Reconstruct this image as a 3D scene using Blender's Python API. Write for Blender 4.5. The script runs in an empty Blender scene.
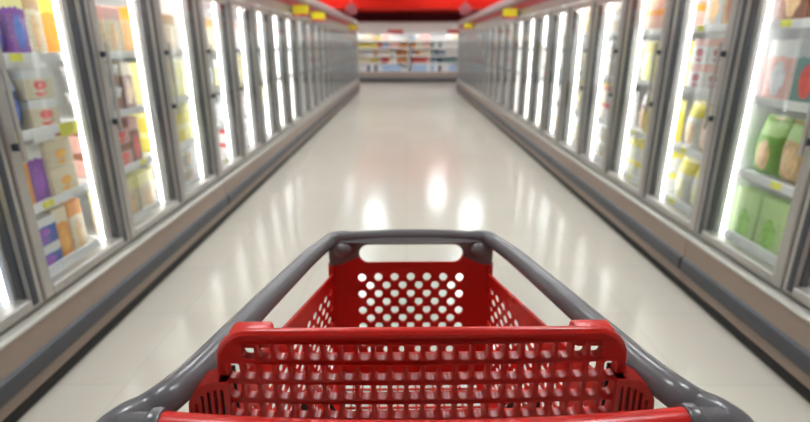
import bpy, bmesh, math, random
from mathutils import Vector, Matrix
random.seed(7)
SC = bpy.context.scene
COL = SC.collection
PI = math.pi

# ------------------------------------------------------------------ camera, world, exposure
EYE = 1.4
cam_d = bpy.data.cameras.new('camera')
cam = bpy.data.objects.new('camera', cam_d); COL.objects.link(cam)
cam.location = (0, 0, EYE)
cam.rotation_euler = (math.radians(90 - 18.26), 0, 0.002)
cam_d.sensor_width = 36; cam_d.lens = 22.22
cam_d.clip_start = 0.02; cam_d.clip_end = 100
cam_d.dof.use_dof = True
cam_d.dof.focus_distance = 0.72
cam_d.dof.aperture_fstop = 3.0
SC.camera = cam
w = bpy.data.worlds.new('world'); SC.world = w; w.use_nodes = True
w.node_tree.nodes['Background'].inputs[0].default_value = (1, .98, .95, 1)
w.node_tree.nodes['Background'].inputs[1].default_value = 0.3
vs = SC.view_settings
vs.view_transform = 'Standard'; vs.look = 'None'; vs.gamma = 1; vs.use_curve_mapping = False
vs.exposure = 0.85
CEIL_LIGHT = 22.0
LED = 4.2
TOP_FILL = 9.0
CASE_LED = 6.0
SOFFIT_FILL = 22.0

# ------------------------------------------------------------------ materials
MATS = {}
def pbsdf(name, color, rough=.5, metal=0., spec=.5, emit=None, estr=0., coat=0.):
    if name in MATS: return MATS[name]
    m = bpy.data.materials.new(name); m.use_nodes = True
    b = m.node_tree.nodes['Principled BSDF']
    b.inputs['Base Color'].default_value = (*color, 1)
    b.inputs['Roughness'].default_value = rough
    b.inputs['Metallic'].default_value = metal
    b.inputs['Specular IOR Level'].default_value = spec
    b.inputs['Coat Weight'].default_value = coat
    if emit:
        b.inputs['Emission Color'].default_value = (*emit, 1)
        b.inputs['Emission Strength'].default_value = estr
    MATS[name] = m
    return m

def noisy(name, color, color2, scale=20., rough=.5, metal=0., spec=.5, bump=0., stretch=(1, 1, 1), rvar=.06):
    """two-tone noise surface"""
    if name in MATS: return MATS[name]
    m = pbsdf(name, color, rough, metal, spec)
    nt = m.node_tree; N = nt.nodes; L = nt.links
    b = N['Principled BSDF']
    tc = N.new('ShaderNodeTexCoord'); mp = N.new('ShaderNodeMapping')
    mp.inputs['Scale'].default_value = stretch
    L.new(tc.outputs['Object'], mp.inputs[0])
    nz = N.new('ShaderNodeTexNoise'); nz.inputs['Scale'].default_value = scale; nz.inputs['Detail'].default_value = 4
    L.new(mp.outputs[0], nz.inputs['Vector'])
    mx = N.new('ShaderNodeMix'); mx.data_type = 'RGBA'
    mx.inputs[6].default_value = (*color, 1); mx.inputs[7].default_value = (*color2, 1)
    L.new(nz.outputs[0], mx.inputs[0]); L.new(mx.outputs[2], b.inputs['Base Color'])
    mr = N.new('ShaderNodeMapRange')
    mr.inputs['To Min'].default_value = max(0, rough - rvar); mr.inputs['To Max'].default_value = rough + rvar
    L.new(nz.outputs[0], mr.inputs[0]); L.new(mr.outputs[0], b.inputs['Roughness'])
    if bump:
        bp = N.new('ShaderNodeBump'); bp.inputs['Strength'].default_value = bump; bp.inputs['Distance'].default_value = .002
        L.new(nz.outputs[0], bp.inputs['Height']); L.new(bp.outputs[0], b.inputs['Normal'])
    return m

def floor_mat():
    m = pbsdf('floor_tiles', (.55, .52, .46), .16, 0, .6)
    nt = m.node_tree; N = nt.nodes; L = nt.links; b = N['Principled BSDF']
    tc = N.new('ShaderNodeTexCoord')
    br = N.new('ShaderNodeTexBrick')
    br.offset = 0; br.inputs['Scale'].default_value = 1.0
    br.inputs['Brick Width'].default_value = .61; br.inputs['Row Height'].default_value = .61
    br.inputs['Mortar Size'].default_value = .0025; br.inputs['Mortar Smooth'].default_value = .4
    br.inputs['Color1'].default_value = (.56, .515, .445, 1); br.inputs['Color2'].default_value = (.585, .54, .465, 1)
    br.inputs['Mortar'].default_value = (.46, .43, .375, 1)
    L.new(tc.outputs['Object'], br.inputs['Vector'])
    nz = N.new('ShaderNodeTexNoise'); nz.inputs['Scale'].default_value = 3.; nz.inputs['Detail'].default_value = 6
    mp = N.new('ShaderNodeMapping'); mp.inputs['Scale'].default_value = (1, 6, 1)
    L.new(tc.outputs['Object'], mp.inputs[0]); L.new(mp.outputs[0], nz.inputs['Vector'])
    mx = N.new('ShaderNodeMix'); mx.data_type = 'RGBA'; mx.blend_type = 'MULTIPLY'
    L.new(br.outputs['Color'], mx.inputs[6]); mx.inputs[0].default_value = .18
    cr = N.new('ShaderNodeValToRGB')
    cr.color_ramp.elements[0].color = (.75, .73, .7, 1); cr.color_ramp.elements[1].color = (1, 1, 1, 1)
    L.new(nz.outputs[0], cr.inputs[0]); L.new(cr.outputs[0], mx.inputs[7])
    L.new(mx.outputs[2], b.inputs['Base Color'])
    bp = N.new('ShaderNodeBump'); bp.inputs['Strength'].default_value = .06; bp.inputs['Distance'].default_value = .01
    L.new(nz.outputs[0], bp.inputs['Height']); L.new(bp.outputs[0], b.inputs['Normal'])
    return m

def glass_mat():
    m = bpy.data.materials.new('door_glass'); m.use_nodes = True
    nt = m.node_tree; N = nt.nodes; L = nt.links
    N.remove(N['Principled BSDF']); out = N['Material Output']
    lw = N.new('ShaderNodeLayerWeight'); lw.inputs['Blend'].default_value = .5
    pw = N.new('ShaderNodeMath'); pw.operation = 'POWER'; pw.inputs[1].default_value = 5
    ma = N.new('ShaderNodeMath'); ma.operation = 'MULTIPLY_ADD'; ma.inputs[1].default_value = .75; ma.inputs[2].default_value = .03
    L.new(lw.outputs['Facing'], pw.inputs[0]); L.new(pw.outputs[0], ma.inputs[0])
    tr = N.new('ShaderNodeBsdfTransparent'); tr.inputs[0].default_value = (.97, .985, .98, 1)
    gl = N.new('ShaderNodeBsdfGlossy'); gl.inputs['Roughness'].default_value = .03
    mx = N.new('ShaderNodeMixShader')
    L.new(ma.outputs[0], mx.inputs[0]); L.new(tr.outputs[0], mx.inputs[1]); L.new(gl.outputs[0], mx.inputs[2])
    L.new(mx.outputs[0], out.inputs[0])
    return m

def pack_mat(name, base, accent, food):
    """printed pack: accent band on top, picture blob in the middle, fine print below"""
    if name in MATS: return MATS[name]
    m = pbsdf(name, base, .4, 0, .4)
    nt = m.node_tree; N = nt.nodes; L = nt.links; b = N['Principled BSDF']
    tc = N.new('ShaderNodeTexCoord')
    sp = N.new('ShaderNodeSeparateXYZ'); L.new(tc.outputs['Generated'], sp.inputs[0])
    def mth(op, a, bb, c=None):
        n = N.new('ShaderNodeMath'); n.operation = op
        for i, v in enumerate((a, bb, c)):
            if v is None: continue
            if isinstance(v, (int, float)): n.inputs[i].default_value = v
            else: L.new(v, n.inputs[i])
        return n.outputs[0]
    def mix(f, a, bb):
        n = N.new('ShaderNodeMix'); n.data_type = 'RGBA'
        L.new(f, n.inputs[0])
        for i, v in ((6, a), (7, bb)):
            if isinstance(v, tuple): n.inputs[i].default_value = (*v, 1)
            else: L.new(v, n.inputs[i])
        return n.outputs[2]
    z = sp.outputs['Z']; y = sp.outputs['Y']
    nz = N.new('ShaderNodeTexNoise'); nz.inputs['Scale'].default_value = 5.; nz.inputs['Detail'].default_value = 3
    L.new(tc.outputs['Generated'], nz.inputs['Vector'])
    # accent band, wavy edge
    zz = mth('MULTIPLY_ADD', nz.outputs[0], .16, z)
    band = mth('GREATER_THAN', zz, .80)
    # picture blob
    dy = mth('SUBTRACT', y, .5); dz = mth('SUBTRACT', z, .36)
    r2 = mth('ADD', mth('MULTIPLY', dy, dy), mth('MULTIPLY', dz, dz))
    blob = mth('LESS_THAN', mth('MULTIPLY_ADD', nz.outputs[0], .08, r2), .115)
    vz = N.new('ShaderNodeTexVoronoi'); vz.inputs['Scale'].default_value = 8
    L.new(tc.outputs['Generated'], vz.inputs['Vector'])
    food2 = tuple(min(1, c * 1.6 + .06) for c in food)
    fcol = mix(vz.outputs['Distance'], food, food2)
    # fine print lines
    wv = mth('GREATER_THAN', mth('SINE', mth('MULTIPLY', z, 95.), 0), .2)
    n2 = N.new('ShaderNodeTexNoise'); n2.inputs['Scale'].default_value = 22; L.new(tc.outputs['Generated'], n2.inputs['Vector'])
    pr = mth('MULTIPLY', wv, mth('GREATER_THAN', n2.outputs[0], .52))
    pr = mth('MULTIPLY', pr, mth('LESS_THAN', z, .62))
    pr = mth('MULTIPLY', pr, .75)
    c = mix(pr, base, tuple(max(0, a * .35) for a in accent))
    c = mix(blob, c, fcol)
    c = mix(band, c, accent)
    L.new(c, b.inputs['Base Color'])
    MATS[name] = m
    return m

M_floor = floor_mat()
M_glass = glass_mat()
M_alu = noisy('satin_aluminium', (.42, .40, .375), (.48, .46, .435), 60, .38, .55, .5, 0, (1, 1, .05))
M_alu_dark = noisy('dark_anodised_edge', (.045, .05, .065), (.06, .065, .08), 60, .45, .1, .5, 0, (1, 1, .05))
M_base = noisy('taupe_enamel', (.285, .21, .17), (.31, .235, .19), 14, .45)
M_bumper = noisy('dark_rubber_bumper', (.055, .056, .066), (.08, .08, .09), 40, .5)
M_kick = noisy('black_kick_plate', (.012, .012, .012), (.02, .02, .02), 40, .6)
M_sill = noisy('pale_sill_metal', (.46, .44, .39), (.52, .5, .45), 40, .35, .2)
M_white = noisy('white_liner', (.80, .81, .82), (.86, .87, .87), 10, .4)
M_shelf = noisy('white_shelf_enamel', (.83, .84, .85), (.88, .88, .88), 30, .35)
M_rail = noisy('grey_rail', (.42, .39, .38), (.48, .45, .43), 30, .35, .3)
M_redband = noisy('red_header_paint', (.42, .02, .03), (.48, .03, .035), 10, .4)
M_led = pbsdf('led_tube', (.9, .9, .9), .4, emit=(1, .985, .97), estr=LED)
M_fill_top = pbsdf('added_top_fill', (.9, .9, .9), .4, emit=(1, .985, .97), estr=TOP_FILL)
M_soffit_fill = pbsdf('added_soffit_lens', (.9, .9, .9), .4, emit=(1, .95, .9), estr=SOFFIT_FILL)
M_led_case = pbsdf('case_led_tube', (.9, .9, .9), .4, emit=(1, .985, .97), estr=CASE_LED)
M_diff = pbsdf('ceiling_diffuser', (.9, .9, .9), .4, emit=(.95, 1, 1.02), estr=CEIL_LIGHT)
M_housing = noisy('white_light_housing', (.75, .75, .74), (.8, .8, .79), 20, .4)
M_ceil = noisy('ceiling_paint', (.80, .81, .81), (.84, .85, .85), 3, .8)
M_wall = noisy('wall_paint', (.62, .60, .57), (.68, .66, .63), 3, .7)
M_bulk = noisy('red_bulkhead_paint', (.50, .007, .001), (.53, .008, .0014), 2, .6, 0, .15)
M_maroon = noisy('maroon_wall_paint', (.22, .006, .022), (.26, .009, .028), 2, .6)
M_yel = noisy('yellow_sign', (.85, .68, .01), (.9, .74, .03), 10, .4)
M_yellabel = noisy('yellow_shelf_tag', (.86, .84, .05), (.9, .88, .16), 30, .5)
M_wtag = noisy('white_shelf_tag', (.85, .85, .83), (.9, .9, .88), 30, .5)
M_redsign = noisy('red_sign', (.62, .03, .03), (.68, .04, .04), 10, .4)
M_pink = noisy('pale_pink_sign', (.30, .06, .075), (.34, .075, .09), 6, .45)
M_canopy = noisy('pale_canopy', (.80, .78, .76), (.84, .82, .80), 6, .4)
M_grey_d = noisy('grey_trim', (.16, .15, .15), (.2, .19, .19), 20, .5)
M_cred = noisy('red_plastic', (.64, .014, .009), (.66, .015, .01), 8, .27, 0, .5, rvar=.01)
M_cred_in = M_cred
M_cgrey = noisy('grey_plastic', (.135, .124, .132), (.14, .129, .137), 8, .25, 0, .5, rvar=.01)
M_chrome = noisy('zinc_tube', (.5, .5, .5), (.56, .56, .56), 40, .25, .9)
M_black = noisy('black_webbing_slot_shade', (.012, .012, .013), (.025, .025, .025), 90, .7)
M_rubber = noisy('grey_tyre', (.09, .09, .09), (.12, .12, .12), 50, .6)

# ------------------------------------------------------------------ mesh helpers
def finish(bm, name, mat, parent=None, smooth=35, recalc=True):
    if recalc: bmesh.ops.recalc_face_normals(bm, faces=bm.faces[:])
    me = bpy.data.meshes.new(name)
    bm.to_mesh(me); bm.free()
    return link_mesh(me, name, mat, parent, smooth)
def link_mesh(me, name, mat, parent=None, smooth=35):
    if mat and not me.materials: me.materials.append(mat)
    if smooth:
        me.polygons.foreach_set('use_smooth', [True] * len(me.polygons))
        me.set_sharp_from_angle(angle=math.radians(smooth))
    return put(me, name, parent)
def put(me, name, parent=None):
    o = bpy.data.objects.new(name, me); COL.objects.link(o)
    if parent is not None: o.parent = parent
    return o
def empty(name, loc, rz=0.):
    o = bpy.data.objects.new(name, None); COL.objects.link(o)
    o.location = loc; o.rotation_euler.z = rz; o.empty_display_size = .1
    return o
def tag(o, label, cat, group=None, kind=None):
    o['label'] = label; o['category'] = cat
    if group: o['group'] = group
    if kind: o['kind'] = kind
    return o
def struct(o, label=None):
    o['kind'] = 'structure'
    if label: o['label'] = label
    return o
def box(bm, x0, x1, y0, y1, z0, z1, bev=0., seg=1):
    r = bmesh.ops.create_cube(bm, size=1.)
    vs = r['verts']
    bmesh.ops.scale(bm, vec=(abs(x1 - x0), abs(y1 - y0), abs(z1 - z0)), verts=vs)
    bmesh.ops.translate(bm, vec=((x0 + x1) / 2, (y0 + y1) / 2, (z0 + z1) / 2), verts=vs)
    if bev:
        es = list({e for v in vs for e in v.link_edges})
        bmesh.ops.bevel(bm, geom=es, offset=bev, segments=seg, affect='EDGES', profile=.5)
    return vs
def boxo(name, mat, parent, *a, bev=0., seg=1):
    bm = bmesh.new(); box(bm, *a, bev=bev, seg=seg)
    return finish(bm, name, mat, parent)
def prism_y(bm, prof, y0, y1):
    """closed (x,z) profile extruded along y"""
    a = [bm.verts.new((p[0], y0, p[1])) for p in prof]
    b = [bm.verts.new((p[0], y1, p[1])) for p in prof]
    n = len(prof)
    bm.faces.new(a); bm.faces.new(b[::-1])
    for i in range(n):
        j = (i + 1) % n
        bm.faces.new((a[i], b[i], b[j], a[j]))
def catmull(pts, n=8):
    """pts: tuples (x,y,z,r)"""
    P = [Vector(p) for p in pts]; out = []
    P = [P[0] * 2 - P[1]] + P + [P[-1] * 2 - P[-2]]
    for i in range(1, len(P) - 2):
        for k in range(n):
            t = k / n
            a, b, c, d = P[i - 1], P[i], P[i + 1], P[i + 2]
            out.append(.5 * ((2 * b) + (c - a) * t + (2 * a - 5 * b + 4 * c - d) * t * t + (3 * b - a - 3 * c + d) * t ** 3))
    out.append(P[-2])
    return out
def vec4(p): return Vector(p[:3])
def tube(bm, pts, seg=14, flat=1., caps=True, rnd=True):
    """pts list of 4-vectors (x,y,z,r): swept circle"""
    n = len(pts); rings = []
    pos = [Vector(p[:3]) for p in pts]
    up = None
    for i in range(n):
        t = (pos[min(i + 1, n - 1)] - pos[max(i - 1, 0)]).normalized()
        if up is None:
            up = Vector((0, 0, 1)) if abs(t.z) < .9 else Vector((0, 1, 0))
        s = t.cross(up).normalized(); up = s.cross(t).normalized()
        r = pts[i][3]
        rings.append([bm.verts.new(pos[i] + s * (math.cos(a) * r) + up * (math.sin(a) * r * flat))
                      for a in [2 * PI * k / seg for k in range(seg)]])
    for i in range(n - 1):
        for k in range(seg):
            j = (k + 1) % seg
            bm.faces.new((rings[i][k], rings[i][j], rings[i + 1][j], rings[i + 1][k]))
    if caps:
        bm.faces.new(rings[0][::-1]); bm.faces.new(rings[-1])
def lathe(bm, prof, c, axis='z', seg=20):
    """prof (r,h)"""
    rings = []
    for r, h in prof:
        ring = []
        for k in range(seg):
            a = 2 * PI * k / seg
            if axis == 'z': v = (c[0] + r * math.cos(a), c[1] + r * math.sin(a), c[2] + h)
            elif axis == 'x': v = (c[0] + h, c[1] + r * math.cos(a), c[2] + r * math.sin(a))
            else: v = (c[0] + r * math.cos(a), c[1] + h, c[2] + r * math.sin(a))
            ring.append(bm.verts.new(v))
        rings.append(ring)
    for i in range(len(rings) - 1):
        for k in range(seg):
            j = (k + 1) % seg
            bm.faces.new((rings[i][k], rings[i][j], rings[i + 1][j], rings[i + 1][k]))
    bm.faces.new(rings[0][::-1]); bm.faces.new(rings[-1])
def plate(outline, holes, thick, bev=0.):
    """flat plate with holes in the xy plane, as a mesh (thickness along z)"""
    cu = bpy.data.curves.new('plate', 'CURVE'); cu.dimensions = '2D'; cu.fill_mode = 'BOTH'
    cu.extrude = thick / 2 - bev; cu.bevel_depth = bev; cu.bevel_resolution = 0
    if bev: cu.offset = -bev
    for loop in [outline] + holes:
        s = cu.splines.new('POLY'); s.points.add(len(loop) - 1)
        for p, q in zip(s.points, loop): p.co = (q[0], q[1], 0, 1)
        s.use_cyclic_u = True
    ob = bpy.data.objects.new('plate', cu); COL.objects.link(ob)
    dg = bpy.context.evaluated_depsgraph_get()
    me = bpy.data.meshes.new_from_object(ob.evaluated_get(dg))
    COL.objects.unlink(ob); bpy.data.objects.remove(ob); bpy.data.curves.remove(cu)
    me.materials.clear()
    return me
def map_mesh(me, f):
    for v in me.vertices: v.co = f(v.co.x, v.co.y, v.co.z)
    bm = bmesh.new(); bm.from_mesh(me)
    bmesh.ops.remove_doubles(bm, verts=bm.verts[:], dist=1e-6)
    bmesh.ops.recalc_face_normals(bm, faces=bm.faces[:]); bm.to_mesh(me); bm.free()
    return me
def circ(cx, cy, r, n=14, ry=None):
    ry = ry or r
    return [(cx + r * math.cos(2 * PI * k / n), cy + ry * math.sin(2 * PI * k / n)) for k in range(n)]
def rrect(x0, x1, y0, y1, r, n=5):
    """r: one radius or (bl, br, tr, tl)"""
    rs = r if isinstance(r, (tuple, list)) else (r,) * 4
    out = []
    for (cx, cy, sx, sy, a0), rr in zip(((x0, y0, 1, 1, PI), (x1, y0, -1, 1, 1.5 * PI), (x1, y1, -1, -1, 0), (x0, y1, 1, -1, .5 * PI)), rs):
        for k in range(n + 1):
            a = a0 + k / n * PI / 2
            out.append((cx + sx * rr + rr * math.cos(a), cy + sy * rr + rr * math.sin(a)))
    return out

ORD = ['zeroth', 'first', 'second', 'third', 'fourth', 'fifth', 'sixth', 'seventh', 'eighth', 'ninth', 'tenth', 'eleventh', 'twelfth',
       'thirteenth', 'fourteenth', 'fifteenth', 'sixteenth', 'seventeenth', 'eighteenth', 'nineteenth', 'twentieth', 'twenty-first',
       'twenty-second', 'twenty-third', 'twenty-fourth', 'twenty-fifth', 'twenty-sixth', 'twenty-seventh', 'twenty-eighth', 'twenty-ninth', 'thirtieth']

# ------------------------------------------------------------------ room shell
HALL_X, Y0, Y1, CEIL = 7.0, -4.0, 22.2, 4.0
struct(boxo('floor', M_floor, None, -HALL_X, HALL_X, Y0, Y1, -.1, 0))
struct(boxo('ceiling', M_ceil, None, -HALL_X, HALL_X, Y0, Y1, CEIL, CEIL + .1))
struct(boxo('wall_left', M_wall, None, -HALL_X - .1, -HALL_X, Y0, Y1, 0, CEIL))
struct(boxo('wall_right', M_wall, None, HALL_X, HALL_X + .1, Y0, Y1, 0, CEIL))
struct(boxo('wall_back', M_maroon, None, -HALL_X, HALL_X, Y1, Y1 + .1, 0, CEIL))
struct(boxo('wall_front', M_wall, None, -HALL_X, HALL_X, Y0 - .1, Y0, 0, CEIL))
struct(boxo('trim_1', M_bulk, None, -HALL_X, HALL_X, 19.4, Y1, 2.68, CEIL, bev=.01))

# ------------------------------------------------------------------ freezer units
DOOR = .71
WL, WR = 1.52, 1.66
Z_TOP_DOOR = 1.80
SHELVES = {-1: (.35, .70, 1.03, 1.36), 1: (.36, .75, 1.14, 1.51)}
CACHE = {}
def cached(key, builder, mat, smooth=35):
    if key not in CACHE:
        bm = bmesh.new(); builder(bm)
        bmesh.ops.recalc_face_normals(bm, faces=bm.faces[:])
        me = bpy.data.meshes.new(key); bm.to_mesh(me); bm.free()
        me.materials.append(mat)
        if smooth:
            me.polygons.foreach_set('use_smooth', [True] * len(me.polygons)); me.set_sharp_from_angle(angle=math.radians(smooth))
        CACHE[key] = me
    return CACHE[key]

def freezer(side, y0, label, nd=4):
    W = WL if side < 0 else WR
    S = side
    root = empty('freezer_unit', (S * W, y0, 0))
    tag(root, label, 'freezer', 'glass door freezers lining the aisle')
    L = nd * DOOR
    k = ('L' if S < 0 else 'R') + str(nd)
    def part(name, builder, mat, parent=root, key=None, loc=None):
        o = put(cached((key or name) + k, builder, mat), name, parent)
        if loc: o.location = loc
        return o
    X = lambda u: S * u
    def bx(bm, u0, u1, a, b, c, d, bev=0.): box(bm, min(X(u0), X(u1)), max(X(u0), X(u1)), a, b, c, d, bev)
    e = .004
    part('kick_plate', lambda bm: bx(bm, .006, .85, e, L - e, 0, .042), M_kick)
    part('base', lambda bm: prism_y(bm, [(X(a), b) for a, b in ((.02, .043), (.008, .05), (.008, .105), (0, .115), (0, .30), (.006, .315), (.85, .315), (.85, .043))], e, L - e), M_base)
    part('bumper_strip', lambda bm: prism_y(bm, [(X(a), b) for a, b in ((0.002, .112), (-.016, .122), (-.02, .135), (-.02, .185), (-.016, .197), (0.002, .207))], .012, L - .012), M_bumper)
    part('sill', lambda bm: prism_y(bm, [(X(a), b) for a, b in ((0.004, .314), (-.004, .318), (-.004, .328), (.004, .336), (.06, .338), (.06, .332), (.075, .332), (.075, .345), (.14, .345), (.14, .314))], e, L - e), M_sill)
    part('back_panel', lambda bm: bx(bm, .82, .86, e, L - e, .316, 2.02), M_white)
    for n, yy in (('a', e), ('b', L - e - .02)):
        part('end_panel', lambda bm: bx(bm, .11, .82, yy, yy + .02, .346, 2.0), M_white, key='end_panel' + n)
    part('roof_panel', lambda bm: bx(bm, .11, .82, e + .02, L - e - .02, 1.88, 2.0), M_white)
    part('deck', lambda bm: bx(bm, .145, .815, e + .022, L - e - .022, .316, .35), M_white)
    part('added_header_fill', lambda bm: bx(bm, .115, .15, e + .03, L - e - .03, 1.845, 1.875), M_fill_top)  # unseen lamp added behind the header to brighten the goods
    part('header', lambda bm: prism_y(bm, [(X(a), b) for a, b in ((.03, 1.815), (.03, 1.93), (.02, 1.93), (.02, 2.005), (.108, 2.005), (.108, 1.815))], e, L - e), M_alu)
    part('header_band', lambda bm: bx(bm, .008, .019, e, L - e, 1.915, 2.0), M_redband)
    part('top_rail', lambda bm: prism_y(bm, [(X(a), b) for a, b in ((-.03, 2.01), (-.045, 2.03), (-.045, 2.10), (-.03, 2.13), (.86, 2.13), (.86, 2.01))], 0, L), M_rail)
    # mullions with lit tubes
    for i in range(nd + 1):
        yc = i * DOOR
        a, b = yc - .022, yc + .022
        if i == 0: a = yc + .001
        if i == nd: b = yc - .001
        mu = part('mullion', lambda bm: bx(bm, .10, .125, a, b, .346, 1.814), M_alu, key='mullion%d' % i)
        for s2 in (-1, 1):
            if (i == 0 and s2 < 0) or (i == nd and s2 > 0): continue
            q = yc + s2 * .03
            part('light_housing', lambda bm: bx(bm, .128, .1555, q - .015, q + .015, .36, 1.81, .003), M_white, parent=mu, key='tubehousing%d%d' % (i, s2))
            part('light_tube', lambda bm: bx(bm, .156, .178, q - .014, q + .008 if s2 < 0 else q + .014, .37, 1.80, .004), M_led, parent=mu, key='tube%d%d' % (i, s2))
    # doors
    for i in range(nd):
        a = i * DOOR + .006; b = (i + 1) * DOOR - .006
        z0, z1 = .352, Z_TOP_DOOR
        st = .06
        u0, u1 = .032, .095
        def fr(bm):
            bx(bm, u0, u1, a, a + st, z0, z1, .006); bx(bm, u0, u1, b - st, b, z0, z1, .006)
            bx(bm, u0, u1, a + st - .004, b - st + .004, z0, z0 + .05, .006); bx(bm, u0, u1, a + st - .004, b - st + .004, z1 - .055, z1, .006)
        d = part('door', fr, M_alu, key='doorframe%d' % i)
        def gk(bm):
            bx(bm, .097, .104, a + .012, a + .05, z0 + .01, z1 - .01); bx(bm, .097, .104, b - .05, b - .012, z0 + .01, z1 - .01)
            bx(bm, .056, .092, a + st + .0005, a + st + .006, z0 + .05, z1 - .055); bx(bm, .056, .092, b - st - .006, b - st - .0005, z0 + .05, z1 - .055)
            bx(bm, u0 - .003, u0 + .003, b - st + .002, b - st + .03, z0 + .02, z1 - .02)
        g = part('gasket', gk, M_alu_dark, parent=d, key='gasket%d' % i); g['label'] = 'dark rubber gasket'
        part('glass_pane', lambda bm: bx(bm, .048, .054, a + st - .003, b - st + .003, z0 + .047, z1 - .052), M_glass, parent=d, key='pane%d' % i)
        def hd(bm):
            yy = a + .03
            box(bm, *sorted((X(-.006), X(.004))), yy - .012, yy + .012, .96, 1.42, .003)
        part('handle', hd, M_alu, parent=d, key='handle%d' % i)
        def hm(bm):
            yy = a + .03
            box(bm, *sorted((X(.0045), X(u0 - .0005))), yy - .016, yy + .010, zm - .014, zm + .014, .002)
        for zm in (1.02, 1.36):
            part('handle_mount', hm, M_alu_dark, parent=d, key='handlemount%d%d' % (i, zm > 1.1))['label'] = 'dark handle mount'
        # shelves
        for n, z in enumerate(SHELVES[S]):
            if n == 0:
                s_ = part('tray', lambda bm: (bx(bm, .185, .80, a + .03, b - .03, z + .001, z + .012), bx(bm, .17, .185, a + .03, b - .03, z + .001, z + .05)), M_shelf, key='tray%d' % i)
            else:
                s_ = part('shelf', lambda bm: (bx(bm, .18, .80, a + .03, b - .03, z - .012, z), bx(bm, .17, .18, a + .028, b - .028, z - .03, z + .012)), M_shelf, key='shelf%d%d' % (i, n))
            rnd = random.Random(hash((S, round(y0 * 10), i, n)) & 0xffff)
            for t in range(3):
                promo = S < 0 and n == 2 and i == 1 and abs(y0 - 1.21) < .1
                m = M_yellabel if rnd.random() < .22 or promo and t != 1 else M_wtag
                yy = a + .09 + t * .19 + rnd.uniform(0, .05)
                ty, tw = yy, .07
                nm = 'shelf_tag'
                zz = z + (.012 if n == 0 else -.022)
                key = 'tag' + ('y' if m is M_yellabel else 'w') + k
                me = cached(key, lambda bm: box(bm, -.0015, .0015, 0, .07, 0, .032), m)
                o = put(me, nm, s_); o.location = (X(.17 - .002), ty, zz)
                if promo: o.scale = (1, 2.1, 1.9); o.location.z -= .03
    return root

L_START, R_START = -.21, .62          # door grids
for i in range(7):
    freezer(-1, -1.63 + i * 4 * DOOR, 'tall glass-door freezer of pale metal, %s from the cart in the left bank' % ORD[i + 1], 4 if i < 6 else 2)
for i in range(6):
    freezer(1, -.09 + i * 4 * DOOR, 'tall glass-door freezer of pale metal, %s from the cart in the right bank' % ORD[i + 1])

# ------------------------------------------------------------------ frozen goods
C = dict(white=(.82, .82, .80), cream=(.80, .70, .50), tan=(.62, .40, .20), orange=(.85, .34, .05), red=(.62, .06, .05), pink=(.82, .50, .45),
         brown=(.30, .13, .08), yellow=(.86, .74, .12), lemon=(.86, .82, .38), blue=(.06, .13, .50), purple=(.26, .08, .42), navy=(.03, .05, .16),
         green=(.22, .46, .08), lime=(.50, .70, .30), teal=(.16, .32, .30), grey=(.55, .56, .57), maroon=(.36, .05, .08), sky=(.40, .56, .78))
COLOUR_WORD = dict(lemon='pale yellow', lime='light green', navy='dark blue', sky='light blue')
def pk(b, a, f='tan'):
    return pack_mat('pack_%s_%s_%s' % (b, a, f), C[b], C[a], C[f])
def g_carton(bm, w_=.108, h=.275, d=.18): box(bm, 0, d, -w_ / 2, w_ / 2, 0, h, .004)
def pillow(bm, w_, h, d):
    ny, nz = 10, 12; F = []
    for s in (-1, 1):
        rows = []
        for j in range(nz + 1):
            v = j / nz; row = []
            for i in range(ny + 1):
                t = i / ny
                bulge = (max(0, math.sin(PI * t)) ** .32) * (max(0, math.sin(PI * v)) ** .4)
                bulge *= 1 + .09 * math.sin(9 * t + 5 * v) * math.sin(7 * v + 1)
                xx = d / 2 - s * (.003 + (d / 2 - .004) * bulge * (1.12 - .3 * v))
                row.append(bm.verts.new((xx, (t - .5) * w_ * (1 - .05 * math.sin(PI * v)), v * h)))
            rows.append(row)
        F.append(rows)
        for j in range(nz):
            for i in range(ny):
                bm.faces.new((rows[j][i], rows[j][i + 1], rows[j + 1][i + 1], rows[j + 1][i]))
    a, b = F
    for j in range(nz):
        for i in (0, ny): bm.faces.new((a[j][i], a[j + 1][i], b[j + 1][i], b[j][i]))
    for i in range(ny):
        for j in (0, nz): bm.faces.new((a[j][i], a[j][i + 1], b[j][i + 1], b[j][i]))
def g_tub(bm): lathe(bm, [(.05, 0), (.054, .004), (.0635, .115)], (.068, 0, 0), seg=24)
def g_lid(bm): lathe(bm, [(.066, .111), (.068, .113), (.068, .128), (.063, .132), (.058, .129)], (.068, 0, 0), seg=24)
KINDS = {   # pitch, stack, name, category, word
    'carton': (.114, 1, 'frozen_meal_carton', 'carton', 'upright carton', .275),
    'pizza': (.19, 1, 'frozen_pizza_carton', 'carton', 'wide carton', .255),
    'bag': (.19, 1, 'frozen_food_bag', 'bag', 'plump bag', .25),
    'tub': (.1425, 2, 'ice_cream_tub', 'tub', 'round tub', .133),
    'flat': (.19, 2, 'waffle_carton', 'carton', 'low carton', .133),
}
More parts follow.
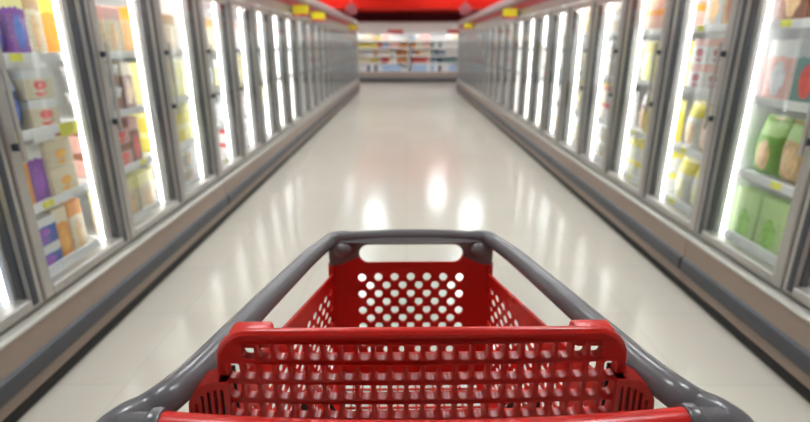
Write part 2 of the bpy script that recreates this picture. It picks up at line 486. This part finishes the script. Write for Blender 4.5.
def build_goods(kind, mat, matkey, rich):
    key = kind + matkey
    if kind == 'carton':
        me = cached('carton' + matkey, lambda bm: g_carton(bm), mat)
        ch = [('tuck_flap', cached('tuckflap' + matkey, lambda bm: box(bm, .012, .168, -.046, .046, .2752, .2772, .0006), mat))]
    elif kind == 'pizza':
        me = cached('pizza' + matkey, lambda bm: g_carton(bm, .184, .255, .09), mat)
        ch = [('tuck_flap', cached('pizzaflap' + matkey, lambda bm: box(bm, .01, .08, -.078, .078, .2552, .257, .0006), mat))]
    elif kind == 'bag':
        me = cached('bag' + matkey, lambda bm: pillow(bm, .186, .255, .13), mat, 80)
        ch = [('top_seal', cached('bagseal' + matkey, lambda bm: box(bm, .0625, .0675, -.09, .09, .2555, .272), mat))]
    elif kind == 'tub':
        me = cached('tub' + matkey, g_tub, mat)
        ch = [('lid', cached('tublid', g_lid, MATS['white_shelf_enamel']))]
    else:
        me = cached('flat' + matkey, lambda bm: g_carton(bm, .184, .132, .22), mat)
        ch = [('tuck_flap', cached('flatflap' + matkey, lambda bm: box(bm, -.0016, -.0002, -.076, .076, .03, .115, .0003), mat))]
    return me, ch
PROTO = {}
def place_goods(kind, base, accent, food, side, yw, z, u, label, group, rich):
    mat = pk(base, accent, food); mk = '%s%s%s' % (base, accent, food)
    nm, cat = KINDS[kind][2], KINDS[kind][3]
    pkey = (kind, mk, rich)
    W = WL if side < 0 else WR
    if pkey not in PROTO:
        me, ch = build_goods(kind, mat, mk, rich)
        o = put(me, nm)
        kids = [put(m2, n2, o) for n2, m2 in ch] if (rich or kind == 'tub') else []
        PROTO[pkey] = (o, kids)
    else:
        po, kids = PROTO[pkey]
        o = po.copy(); COL.objects.link(o)
        for c_ in kids:
            c2 = c_.copy(); COL.objects.link(c2); c2.parent = o
    o.location = (side * (W + u), yw, z)
    o.rotation_euler.z = 0 if side > 0 else PI
    o.scale.z = 1.13 if side > 0 else 1
    tag(o, label, cat, group)

# rows: shelf (0 = tray at the bottom) -> list of (kind, base, accent, food, count) from the near end of the door
LEFT = {
 2: {3: [('carton', 'blue', 'white', 'tan', 5)], 2: [('carton', 'navy', 'blue', 'grey', 5)], 1: [('pizza', 'lemon', 'yellow', 'orange', 3)], 0: [('flat', 'blue', 'white', 'sky', 3)]},
 3: {3: [('carton', 'tan', 'yellow', 'blue', 1), ('bag', 'blue', 'navy', 'purple', 1), ('carton', 'purple', 'lemon', 'blue', 1), ('carton', 'cream', 'tan', 'tan', 1)],
     2: [('carton', 'navy', 'white', 'blue', 1), ('bag', 'navy', 'sky', 'blue', 1), ('flat', 'cream', 'white', 'red', 1)],
     1: [('carton', 'orange', 'cream', 'tan', 2), ('carton', 'purple', 'white', 'purple', 1), ('flat', 'cream', 'cream', 'orange', 1)],
     0: [('carton', 'cream', 'tan', 'tan', 1), ('flat', 'blue', 'white', 'purple', 1), ('carton', 'orange', 'cream', 'orange', 1), ('carton', 'cream', 'orange', 'tan', 1)]},
 4: {3: [('carton', 'orange', 'yellow', 'orange', 1), ('pizza', 'cream', 'pink', 'tan', 2)], 2: [('tub', 'grey', 'white', 'brown', 3), ('carton', 'brown', 'cream', 'tan', 1)],
     1: [('flat', 'pink', 'brown', 'red', 2), ('carton', 'brown', 'pink', 'red', 1)], 0: [('pizza', 'cream', 'lemon', 'tan', 3)]},
 5: {3: [('carton', 'tan', 'orange', 'red', 3), ('pizza', 'cream', 'tan', 'tan', 1)], 2: [('flat', 'lemon', 'lemon', 'yellow', 3)],
     1: [('flat', 'yellow', 'lemon', 'yellow', 3)], 0: [('tub', 'grey', 'cream', 'tan', 4)]},
}
RIGHT = {
 1: {3: [('pizza', 'teal', 'white', 'red', 3)], 2: [('bag', 'green', 'orange', 'tan', 3)], 1: [('bag', 'lime', 'green', 'orange', 3)], 0: [('bag', 'white', 'red', 'red', 3)]},
 2: {3: [('pizza', 'brown', 'maroon', 'tan', 3)], 2: [('pizza', 'teal', 'grey', 'red', 2), ('pizza', 'pink', 'white', 'grey', 1)],
     1: [('bag', 'tan', 'green', 'orange', 1), ('bag', 'tan', 'lime', 'tan', 1), ('bag', 'green', 'lime', 'tan', 1)],
     0: [('bag', 'pink', 'white', 'red', 1), ('pizza', 'lime', 'lime', 'green', 2)]},
 3: {3: [('carton', 'tan', 'cream', 'brown', 3), ('pizza', 'grey', 'white', 'tan', 1)], 2: [('pizza', 'maroon', 'grey', 'maroon', 1), ('flat', 'white', 'pink', 'maroon', 2)],
     1: [('bag', 'tan', 'lemon', 'pink', 2), ('bag', 'white', 'yellow', 'tan', 1)], 0: [('bag', 'tan', 'white', 'brown', 1), ('bag', 'white', 'yellow', 'lemon', 2)]},
 4: {3: [('flat', 'pink', 'orange', 'tan', 3)], 2: [('pizza', 'lemon', 'yellow', 'yellow', 3)],
     1: [('pizza', 'yellow', 'lemon', 'brown', 2), ('bag', 'brown', 'white', 'tan', 1)], 0: [('flat', 'white', 'yellow', 'lemon', 3)]},
}
POOL = [('carton', 'white', 'pink', 'tan'), ('pizza', 'cream', 'white', 'tan'), ('bag', 'white', 'sky', 'grey'), ('flat', 'grey', 'white', 'tan'), ('tub', 'white', 'cream', 'tan'),
        ('flat', 'white', 'red', 'pink'), ('bag', 'lemon', 'white', 'tan'), ('pizza', 'white', 'grey', 'green'), ('carton', 'cream', 'tan', 'brown'), ('flat', 'cream', 'yellow', 'tan')]
SHELF_WORD = ['bottom', 'second lowest', 'second highest', 'top']
def fill_door(side, d, y_near):
    table = (LEFT if side < 0 else RIGHT).get(d)
    rnd = random.Random(100 * d + side)
    first = 2 if side < 0 else 1
    bank = 'left' if side < 0 else 'right'
    for n, z in enumerate(SHELVES[side]):
        if table: row = table[n]
        else:
            row = []; room = .575
            a = rnd.choice(POOL)
            for q in (0, 1):
                c_ = int(room / KINDS[a[0]][0] + .05)
                if q == 0 and c_ > 2: c_ = rnd.randint(2, c_)
                if c_ > 0: row.append((*a, c_)); room -= c_ * KINDS[a[0]][0]
                b = rnd.choice(POOL)
                a = b if b[1:] != a[1:] else rnd.choice([p for p in POOL if p[1:] != a[1:]])
        y = y_near + .078
        zz = z + (.013 if n == 0 else .001)
        total = sum(r[4] for r in row); i = 0
        for kind, ba, ac, fo, cnt in row:
            pitch, stack, nm, cat, word, hh = KINDS[kind]
            for q in range(cnt):
                i += 1
                for s in range(stack):
                    cw = COLOUR_WORD.get(ba, ba)
                    lv = '' if stack == 1 else (' upper' if s else ' lower')
                    label = '%s%s %s, %s along the %s shelf, %s door of %s bank' % (cw, lv, word, ORD[i], SHELF_WORD[n], ORD[d - first + 1], bank)
                    label = ' '.join(label.split())
                    place_goods(kind, ba, ac, fo, side, y + pitch / 2, zz + s * (hh + .0015) * (1.13 if side > 0 else 1), .19 + rnd.uniform(0, .02) * (stack == 1),
                                label, 'frozen goods on the %s bank shelves' % bank, d - first < 5)
                y += pitch
for d in range(2, 15): fill_door(-1, d, L_START + d * DOOR)
for d in range(1, 14): fill_door(1, d, R_START + d * DOOR)

# ------------------------------------------------------------------ yellow flags on the freezer headers
def flag(side, y, z, ordw):
    W = WL if side < 0 else WR
    r = empty('shelf_flag', (side * W, y, z))
    tag(r, 'yellow sale flag under the header of the %s bank, %s from the cart' % ('left' if side < 0 else 'right', ordw), 'sign', 'yellow sale flags on the freezer headers')
    a, b = sorted((side * -.22, side * .007))
    boxo('flag_panel', M_yel, r, a, b, -.004, .004, -.05, .06, bev=.002)
    boxo('red_strip', M_redsign, r, a, b, -.004, .004, -.08, -.0505, bev=.002)['label'] = 'red lower strip'
    a, b = sorted((side * -.004, side * .0296))
    boxo('bracket', M_alu_dark, r, a, b, .0045, .012, -.03, .02)
for i, (y, z) in enumerate(((7.2, 1.86), (8.6, 1.86), (14.2, 1.88))): flag(-1, y, z, ORD[i + 1])
for i, (y, z) in enumerate(((8.0, 1.87), (13.2, 1.87))): flag(1, y, z, ORD[i + 1])

# round pink signs hanging at the freezer ends
for s, x in ((-1, -1.88), (1, 2.03)):
    r = empty('hanging_sign', (x, 18.4, 2.58))
    tag(r, 'round pale pink sign hanging over the far end of the %s bank' % ('left' if s < 0 else 'right'), 'sign', 'round signs over the freezer ends')
    bm = bmesh.new(); lathe(bm, [(.19, -.012), (.2, -.008), (.2, .008), (.19, .012)], (0, 0, 0), 'y', 32); finish(bm, 'sign_disc', M_pink, r)
    bm = bmesh.new(); tube(bm, [Vector((0, 0, .199, .004)), Vector((0, 0, CEIL - 2.58, .004))], 8); finish(bm, 'hanging_rod', M_alu, r)

# ------------------------------------------------------------------ open dairy cases along the back
DZ = (.42, .74, 1.03, 1.32, 1.61)
def dairy_case(x0, x1, label):
    r = empty('dairy_case', ((x0 + x1) / 2, 21.0, 0)); w2 = (x1 - x0) / 2 - .003
    tag(r, label, 'refrigerator', 'open dairy cases on the back wall')
    boxo('kick_plate', M_kick, r, -w2, w2, .04, 1.1, 0, .13)
    boxo('base', M_grey_d, r, -w2, w2, .01, 1.1, .131, .25)
    boxo('front_panel', M_base, r, -w2, w2, 0, .06, .251, .41, bev=.006)
    boxo('deck', M_white, r, -w2 + .03, w2 - .03, .061, 1.04, .38, .418)
    boxo('back_panel', M_white, r, -w2, w2, 1.05, 1.1, .251, 2.0)
    for s in (-1, 1):
        a, b = sorted((s * w2, s * (w2 - .025)))
        boxo('side_panel', M_white, r, a, b, .062, 1.049, .251, 2.0)
    bm = bmesh.new()
    prism = [(.01, 2.005), (.01, 1.90), (-.02, 1.90), (-.03, 1.91), (-.03, 2.29), (.0, 2.31), (1.1, 2.31), (1.1, 2.005)]
    a = [bm.verts.new((-w2, p[0], p[1])) for p in prism]; b = [bm.verts.new((w2, p[0], p[1])) for p in prism]
    bm.faces.new(a); bm.faces.new(b[::-1])
    for i in range(len(prism)):
        j = (i + 1) % len(prism); bm.faces.new((a[i], b[i], b[j], a[j]))
    finish(bm, 'canopy', M_canopy, r)
    boxo('light_tube', M_led_case, r, -w2 + .05, w2 - .05, .03, .07, 1.965, 2.0)
    for z in DZ[1:]:
        boxo('shelf', M_shelf, r, -w2 + .03, w2 - .03, .24, 1.04, z - .02, z, bev=.002)
        boxo('price_rail', M_wtag, r, -w2 + .03, w2 - .03, .225, .2395, z - .045, z + .015, bev=.002)
    return r
for i, (a, b) in enumerate(((-4.3, -2.1), (-2.1, .1), (.1, 2.3), (2.3, 4.5))):
    dairy_case(a, b, 'open pale dairy case on the back wall, %s of four along the wall' % ORD[i + 1])
for i, x in enumerate((-.42, 1.93)):
    o = boxo('case_sign', M_redsign, None, -.3, .3, -.008, .008, -.07, .07, bev=.004); o.location = (x, 20.955, 1.94)
    tag(o, 'red sign strip under the dairy canopy, %s' % ('above the yellow and tan packs' if i == 0 else 'beside the end of the right bank'), 'sign', 'red strips on the dairy cases')
DPOOL = [('milk_carton', 'white', 'white dairy carton'), ('milk_carton', 'red', 'red dairy carton'), ('milk_carton', 'cream', 'cream dairy carton'), ('yogurt_tub', 'yellow', 'yellow yogurt tub'),
         ('yogurt_tub', 'white', 'white yogurt tub'), ('juice_bottle', 'orange', 'orange juice bottle'), ('juice_bottle', 'navy', 'dark juice bottle'), ('juice_bottle', 'teal', 'green juice bottle'), ('milk_carton', 'pink', 'pink dairy carton'), ('yogurt_tub', 'sky', 'light blue yogurt tub')]
def g_gable(bm):
    box(bm, -.06, .06, 0, .12, 0, .17)
    a = [bm.verts.new(p) for p in ((-.06, 0, .17), (.06, 0, .17), (.06, .12, .17), (-.06, .12, .17))]
    t = [bm.verts.new(p) for p in ((-.06, .055, .225), (.06, .055, .225), (.06, .065, .225), (-.06, .065, .225))]
    bm.faces.new(t)
    for i in range(4): bm.faces.new((a[i], a[(i + 1) % 4], t[(i + 1) % 4], t[i]))
    box(bm, -.06, .06, .057, .063, .224, .24)
def g_ytub(bm): lathe(bm, [(.05, 0), (.062, .15), (.066, .152), (.066, .165), (.06, .168)], (0, .066, 0), seg=16)
def g_jbot(bm): lathe(bm, [(.045, 0), (.052, .01), (.052, .15), (.04, .185), (.02, .205), (.02, .225), (.024, .226), (.024, .245)], (0, .055, 0), seg=16)
GB = {'milk_carton': (g_gable, 'carton'), 'yogurt_tub': (g_ytub, 'tub'), 'juice_bottle': (g_jbot, 'bottle')}
rnd = random.Random(5)
for n, z in enumerate(DZ):
    x = -1.98; i = 0; cur = None
    while x < 2.25:
        if cur is None or rnd.random() < .5: cur = DPOOL[rnd.choice((0, 0, 0, 2, 2, 3, 4, 4, 5, 8, 9, 1))] if n else DPOOL[rnd.choice((0, 4, 0, 6))]
        if n in (1, 2, 3) and .3 < x < .85 and rnd.random() < .7: cur = DPOOL[rnd.choice((1, 8, 2))]
        if n in (1, 2, 3) and 1.0 < x < 1.8 and rnd.random() < .7: cur = DPOOL[rnd.choice((6, 7, 9, 0))]
        if n == 0 and rnd.random() < .45: cur = ('milk_carton', 'sky', 'light blue dairy carton')
        kind, colr, word = cur
        if abs(x - .1) > .1 and abs(x + 2.1) > .1:
            i += 1
            me = cached(kind + colr, GB[kind][0], pbsdf('dairy_' + colr, C[colr], .4))
            o = put(me, kind); o.location = (x, 21.075 if n == 0 else 21.255, z + .0005 - (.002 if n == 0 else 0))
            tag(o, '%s, %s along the %s shelf of the back wall cases' % (word, ORD[i], ('bottom', 'second', 'third', 'fourth', 'top')[n]), GB[kind][1], 'dairy goods in the back wall cases')
        x += .152

# ------------------------------------------------------------------ ceiling lights
spots = [(x, 1.3 + k_ * 3.2, '%s from the cart end of the %s row' % (ORD[k_ + 1], row)) for row, x in (('left', -1.15), ('right', 1.35)) for k_ in range(4)]
spots += [(x, 15.4, '%s in the row across the aisle end' % ORD[i + 1]) for i, x in enumerate((-3.5, -1.0, 2.1, 3.5))]
spots += [(x, 18.3, '%s in the row before the red bulkhead' % ORD[i + 1]) for i, x in enumerate((-3.6, -2.4, 1.2, 3.4))]
if True:
    for x, y, where in spots:
        r = empty('ceiling_light', (x, y, CEIL))
        tag(r, 'square white ceiling light, ' + where, 'light', 'ceiling lights over the aisle')
        bm = bmesh.new()
        for a in ((-.34, .34, -.34, -.30), (-.34, .34, .30, .34), (-.34, -.30, -.30, .30), (.30, .34, -.30, .30)):
            box(bm, a[0], a[1], a[2], a[3], -.07, -.001)
        box(bm, -.30, .30, -.30, .30, -.02, -.001)
        finish(bm, 'housing', M_housing, r)
        boxo('diffuser', M_diff, r, -.298, .298, -.298, .298, -.06, -.045)

for i, x in enumerate((-4.2, -3.1, 3.1, 4.2)):  # unseen lamps added to brighten the dairy canopy and back wall
    r = empty('added_soffit_fill', (x, 20.25, 2.68))
    tag(r, 'round fill light added under the red bulkhead, %s of four along it' % ORD[i + 1], 'light', 'fill lights added under the red bulkhead')
    bm = bmesh.new(); lathe(bm, [(.14, -.012), (.14, -.001), (.11, -.0008), (.11, -.012)], (0, 0, 0), seg=24); finish(bm, 'trim_ring', M_housing, r)
    bm = bmesh.new(); lathe(bm, [(.105, -.016), (.109, -.013), (.109, -.0125)], (0, 0, 0), seg=24); finish(bm, 'lens', M_soffit_fill, r)
# ------------------------------------------------------------------ shopping cart
CY = .8
cart = empty('shopping_cart', (.017, CY, 0), math.radians(.8))
tag(cart, 'red plastic shopping cart with grey rim and handle arms, standing in the aisle', 'shopping cart')
YF, YN = 1.137 - CY, .522 - CY          # front and near ends of the rim
HF, HN = .205, .298
ZF, ZN = .95, 1.0
def rim_x(y):
    t = (YF - y) / (YF - YN); return HF + (HN - HF) * t
def rim_z(y):
    t = (YF - y) / (YF - YN); return ZF + (ZN - ZF) * t
# side rims, running back into the arms that carry the handle
for s in (-1, 1):
    pts = [(s * (HF - .055), YF + .012, ZF + .004, .016), (s * (HF - .018), YF + .006, ZF + .002, .018), (s * HF, YF - .025, ZF, .0175)]
    for t in (.2, .4, .6, .8, .95):
        y = YF + (YN - YF) * t
        pts.append((s * (rim_x(y) + .002 * math.sin(PI * t)), y, rim_z(y), .0185 + .0015 * t))
    pts += [(s * .306, YN - .016, ZN - .0, .0205), (s * .323, YN - .034, ZN - .006, .021), (s * .341, YN - .052, ZN - .007, .021),
            (s * .356, YN - .068, ZN - .017, .0205), (s * .361, YN - .084, ZN - .05, .019), (s * .352, YN - .085, ZN - .11, .017)]
    bm = bmesh.new(); tube(bm, catmull(pts, 8), 28); finish(bm, 'side_rim', M_cgrey, cart, 60)
# front rim: arched bar with a slot under it
def frontmap(x, y, z):
    """(x, height) on the slightly bowed front plate"""
    bow = .012 * (1 - (x / HF) ** 2)
    lean = -.03 * max(0, (.90 - y)) / .35
    return Vector((x, YF + bow + lean + z, y))
pts = [(x, YF + .012 * (1 - (x / HF) ** 2) + .004, ZF + .002 + .005 * (1 - (x / HF) ** 2), .0145) for x in [-.165 + .33 * k / 14 for k in range(15)]]
bm = bmesh.new(); tube(bm, [Vector(p) for p in pts], 16); finish(bm, 'front_rim', M_cgrey, cart, 60)
arc = lambda cx, cz, r, a0, a1: [(cx + r * math.cos(a0 + (a1 - a0) * k / 6), cz + r * math.sin(a0 + (a1 - a0) * k / 6)) for k in range(7)]
# grey surround over the slot, deep at the corners
EDGE = [(.200, .884), (.185, .886), (.165, .891), (.145, .899), (.129, .905)]
q = EDGE + arc(.1045, .914, .0235, 0, PI / 2) + arc(-.1045, .914, .0235, PI / 2, PI) + [(-a, b) for a, b in EDGE[::-1]] + [(-.202, .95), (-.17, .954), (0, .96), (.17, .954), (.202, .95)]
me = plate(q, [], .020, .003); map_mesh(me, frontmap)
link_mesh(me, 'corner_block', M_cgrey, cart)
for s in (-1, 1):
    bm = bmesh.new(); r_ = bmesh.ops.create_uvsphere(bm, u_segments=20, v_segments=12, radius=1.)
    bmesh.ops.scale(bm, vec=(.024, .017, .02), verts=bm.verts[:])
    bmesh.ops.translate(bm, vec=(s * .166, YF - .004, .926), verts=bm.verts[:])
    finish(bm, 'corner_boss', M_cgrey, cart, 60)
# red front panel with staggered round holes
holes = []
for r in range(10):
    z = .849 - r * .0221
    if r % 2 == 0: xs = [(-3 + c) * .0407 for c in range(7)]
    else: xs = [(-2.5 + c) * .0407 for c in range(6)]
    holes += [circ(x, z, .0102, 14, .0108) for x in xs]
out = [(-.203, .566), (.203, .566), (.204, .89)] + [(a, b + .006) for a, b in EDGE[1:]] + arc(.1045, .912, .0235, 0, -PI / 2) + arc(-.1045, .912, .0235, -PI / 2, -PI) + [(-a, b + .006) for a, b in EDGE[:0:-1]] + [(-.204, .89)]
me = plate(out, holes, .006, 0)
bm = bmesh.new(); bm.from_mesh(me); bm.to_mesh(me); bm.free()
map_mesh(me, frontmap); link_mesh(me, 'front_panel', M_cred, cart)
# side panels, slot under the rim, staggered holes
for s in (-1, 1):
    ya, yb = YF - .004, .545 - CY
    Lp = ya - yb
    def ztop(q): return rim_z(ya - q) - .092 + .035 * (q / Lp)
    outl = [(0, .566), (Lp, .566)] + [(Lp - Lp * k / 8, ztop(Lp - Lp * k / 8)) for k in range(8)] + [(.012, ztop(0) + .0), (.004, ztop(0) + .012), (0, ztop(0) + .03)]
    hs = []
    for r in range(12):
        z = .828 - r * .0221
        c = 0
        q = .035 + (.02 if r % 2 else 0)
        while q < Lp - .03:
            hs.append(circ(q, z + .03 * q / Lp, .0135, 10, .0075)); q += .0407
    me = plate(outl, hs, .0024, 0)
    def sm(x, y, z, s=s, ya=ya):
        yy = ya - x
        return Vector((s * (rim_x(yy) - .0135 - .02 * max(0, .9 - y) / .35 * (x / Lp) + z), yy, y))
    map_mesh(me, sm); link_mesh(me, 'side_panel', M_cred, cart)
    # rolled lip along the top edge of the side panel
    lp = [Vector((s * (rim_x(ya - q) - .0135), ya - q, ztop(q) + .002, .0045)) for q in [.006 + (Lp - .008) * k / 12 for k in range(13)]]
    lp = [Vector((s * (rim_x(ya) - .0135), ya - .003, ztop(0) + .03, .0045)), Vector((s * (rim_x(ya) - .0135), ya - .004, ztop(0) + .010, .0045))] + lp
    bm = bmesh.new(); tube(bm, lp, 8); finish(bm, 'panel_lip', M_cred, cart, 60)
    # posts that tie panel and rim together
    for yy in (.56 - CY,):
        a = Vector((s * (rim_x(yy) - .014), yy, rim_z(yy) - .075, .008)); b = Vector((s * (rim_x(yy) - .004), yy, rim_z(yy) - .01, .008))
        bm = bmesh.new(); tube(bm, [a, b], 8); finish(bm, 'rim_post', M_cred, cart, 60)
# basket floor: square lattice
def fx(y): return rim_x(y) - .016
y_a, y_b = YF - .029, .56 - CY
hs = []
yy = y_a - .014
while yy > y_b + .03:
    nn = 7
    for c in range(-nn, nn + 1):
        hs.append(rrect(c * .0225 - .0088, c * .0225 + .0088, yy - .0085, yy + .0085, .002, 2))
    yy -= .0225
me = plate([(-fx(y_a), y_a), (-fx(y_b) + .015, y_b), (fx(y_b) - .015, y_b), (fx(y_a), y_a)], hs, .004, 0)
map_mesh(me, lambda x, y, z: Vector((x, y, .575 + z)))
link_mesh(me, 'basket_floor', M_cred, cart)
# rear gate under the seat panel
hs = []
for r in range(11):
    for c in range(-9, 10):
        hs.append(rrect(c * .026 - .008, c * .026 + .008, .585 + r * .028, .585 + r * .028 + .018, .004, 2))
me = plate(rrect(-.262, .262, .565, .895, .01), hs, .006, 0)
map_mesh(me, lambda x, y, z: Vector((x, .565 - CY + z, y)))
link_mesh(me, 'rear_gate', M_cred, cart)
# child seat panel facing the handle
SY = .535 - CY; ST = .015
hs = []
PX = .0203
for r in range(6):
    zc = 1.0475 - r * .0288
    for c in range(24):
        x = (c - 11.5) * PX
        if r == 0 and (c == 0 or c == 23): continue
        if r > 1 and (c == 0 or c == 23) and False: continue
        hw, hh = .0074, .0104
        hs.append(rrect(x - hw, x + hw, zc - hh, zc + hh, (.0058, .0058, .003, .003), 4))
top = [(-.212 + .424 * k / 12, 1.071 + .003 * (1 - ((-.212 + .424 * k / 12) / .212) ** 2)) for k in range(13)]
outl = [(-.249, .872), (.249, .872)] + arc(.212, 1.034, .037, 0, PI / 2)[:-1] + top[::-1] + arc(-.212, 1.034, .037, PI / 2, PI)[1:]
me = plate(outl, hs, ST, .0012)
map_mesh(me, lambda x, y, z: Vector((x, SY - .007 * (1 - (x / .25) ** 2) + z, y)))
link_mesh(me, 'seat_panel', M_cred, cart)
# rounded top bead of the panel
bm = bmesh.new()
bead = arc(-.212, 1.034, .037, PI, PI / 2)[:-1] + top + arc(.212, 1.034, .037, PI / 2, 0)[1:]
bead = [(x, SY - .007 * (1 - (x / .25) ** 2), z - .003, .0068) for x, z in [(-.249, .99)] + bead + [(.249, .99)]]
tube(bm, [Vector(p) for p in bead], 12); finish(bm, 'panel_bead', M_cred, cart, 60)
for s in (-1, 1):
    # ears that hook over the rim
    bm = bmesh.new(); a, b = sorted((s * .187, s * .238)); box(bm, a, b, SY - .004, SY + .026, 1.046, 1.0705, .006, 3)
    finish(bm, 'panel_ear', M_cred, cart)
    # slotted wings, a hollow box with slots in its face
    pr = [(.239, .925), (.290, .925), (.290, .972)] + [(.25 + .04 * math.cos(a), .972 + .04 * math.sin(a)) for a in [PI / 2 * k / 7 for k in range(1, 8)]] + [(.239, 1.012)]
    pr = [(s * a, b) for a, b in pr]
    sl = []
    for k in range(5):
        x0 = .2455 + k * .0082
        zt = .972 + math.sqrt(max(0, .036 ** 2 - max(0, x0 + .004 - .25) ** 2)) - .007
        q = [(x0, .935), (x0 + .0042, .935), (x0 + .0042 - .001, zt), (x0 - .001, zt)]
        sl.append([(s * a, b) for a, b in q])
    me = plate(pr, sl, .005, 0); map_mesh(me, lambda x, y, z: Vector((x, SY - .018 + z, y))); wg = link_mesh(me, 'wing', M_cred, cart)
    me = plate(pr, [], .004, 0); map_mesh(me, lambda x, y, z: Vector((x, SY + .012 + z, y))); link_mesh(me, 'wing_back_shade', M_black, wg)['label'] = 'inner plate darkened as slot shade'  # back plate coloured black to paint the shade inside the slots
    # skin between face and back
    bm = bmesh.new()
    P = pr[1:]; f = [bm.verts.new((p[0], SY - .0195, p[1])) for p in P]; g = [bm.verts.new((p[0], SY + .013, p[1])) for p in P]
    P2 = [(p[0] - s * .002, p[1] - .002) for p in P]
    for i in range(len(P) - 1): bm.faces.new((f[i], f[i + 1], g[i + 1], g[i]))
    bmesh.ops.solidify(bm, geom=bm.faces[:], thickness=.003)
    finish(bm, 'wing_rim', M_cred, wg, 60)
    # handle collar
    bm = bmesh.new(); lathe(bm, [(.0195, 0), (.0215, s * .003), (.0215, s * .011), (.0175, s * .016), (.0165, s * .045)], (s * .293, .458 - CY, .996), 'x', 20)
    finish(bm, 'handle_collar', M_cgrey, cart)
    # belt
    pts = [(s * .163, SY + .05, .84, .006), (s * .160, SY + .035, .91, .0065), (s * .152, SY + .022, .948, .0065), (s * .140, SY + .02, .956, .0065), (s * .128, SY + .024, .945, .0065), (s * .121, SY + .035, .91, .0065), (s * .119, SY + .04, .85, .006)]
    bm = bmesh.new(); tube(bm, catmull(pts, 5), 8, .45); finish(bm, 'seat_belt', M_black, cart, 60)
# handle
bm = bmesh.new()
tube(bm, [Vector((-.294 + .588 * k / 24, .459 - CY - .018 * (1 - (k / 12 - 1) ** 2), .995, .0172)) for k in range(25)], 24)
finish(bm, 'handle', M_cred, cart, 60)['label'] = 'round red push handle'
# undercarriage
for s in (-1, 1):
    pts = [(s * .352, .437 - CY, .90, .015), (s * .345, .45 - CY, .80, .014), (s * .31, .50 - CY, .56, .014), (s * .285, .55 - CY, .34, .014), (s * .275, .58 - CY, .20, .014)]
    bm = bmesh.new(); tube(bm, catmull(pts, 5), 12); finish(bm, 'leg', M_cgrey, cart, 60)
    pts = [(s * .275, .58 - CY, .20, .014), (s * .24, .8 - CY, .19, .014), (s * .19, 1.06 - CY, .18, .014)]
    bm = bmesh.new(); tube(bm, catmull(pts, 5), 12); finish(bm, 'base_rail', M_cgrey, cart, 60)
    pts = [(s * .19, 1.06 - CY, .18, .013), (s * .19, 1.04 - CY, .36, .013), (s * .185, 1.02 - CY, .55, .013)]
    bm = bmesh.new(); tube(bm, catmull(pts, 5), 12); finish(bm, 'front_strut', M_cgrey, cart, 60)
    for yy, xx in ((.60 - CY, .27), (1.04 - CY, .19)):
        bm = bmesh.new(); tube(bm, [Vector((s * xx, yy, .19, .011)), Vector((s * xx, yy, .135, .011))], 10)
        box(bm, s * xx - .020, s * xx - .016, yy - .05, yy + .012, .05, .135); box(bm, s * xx + .016, s * xx + .020, yy - .05, yy + .012, .05, .135)
        box(bm, s * xx - .020, s * xx + .020, yy - .03, yy + .014, .130, .137)
        cs = finish(bm, 'caster', M_chrome, cart)
        bm = bmesh.new(); lathe(bm, [(.055, -.012), (.0625, -.008), (.0625, .008), (.055, .012)], (s * xx, yy - .03, .0625), 'x', 24); finish(bm, 'wheel', M_rubber, cs)
bm = bmesh.new()
for k in range(6):
    y = .62 - CY + k * .08; t = (1.06 - CY - y) / .48
    xw = .19 + .08 * t
    tube(bm, [Vector((-xw, y, .185, .005)), Vector((xw, y, .185, .005))], 8)
finish(bm, 'bottom_rack', M_chrome, cart, 60)
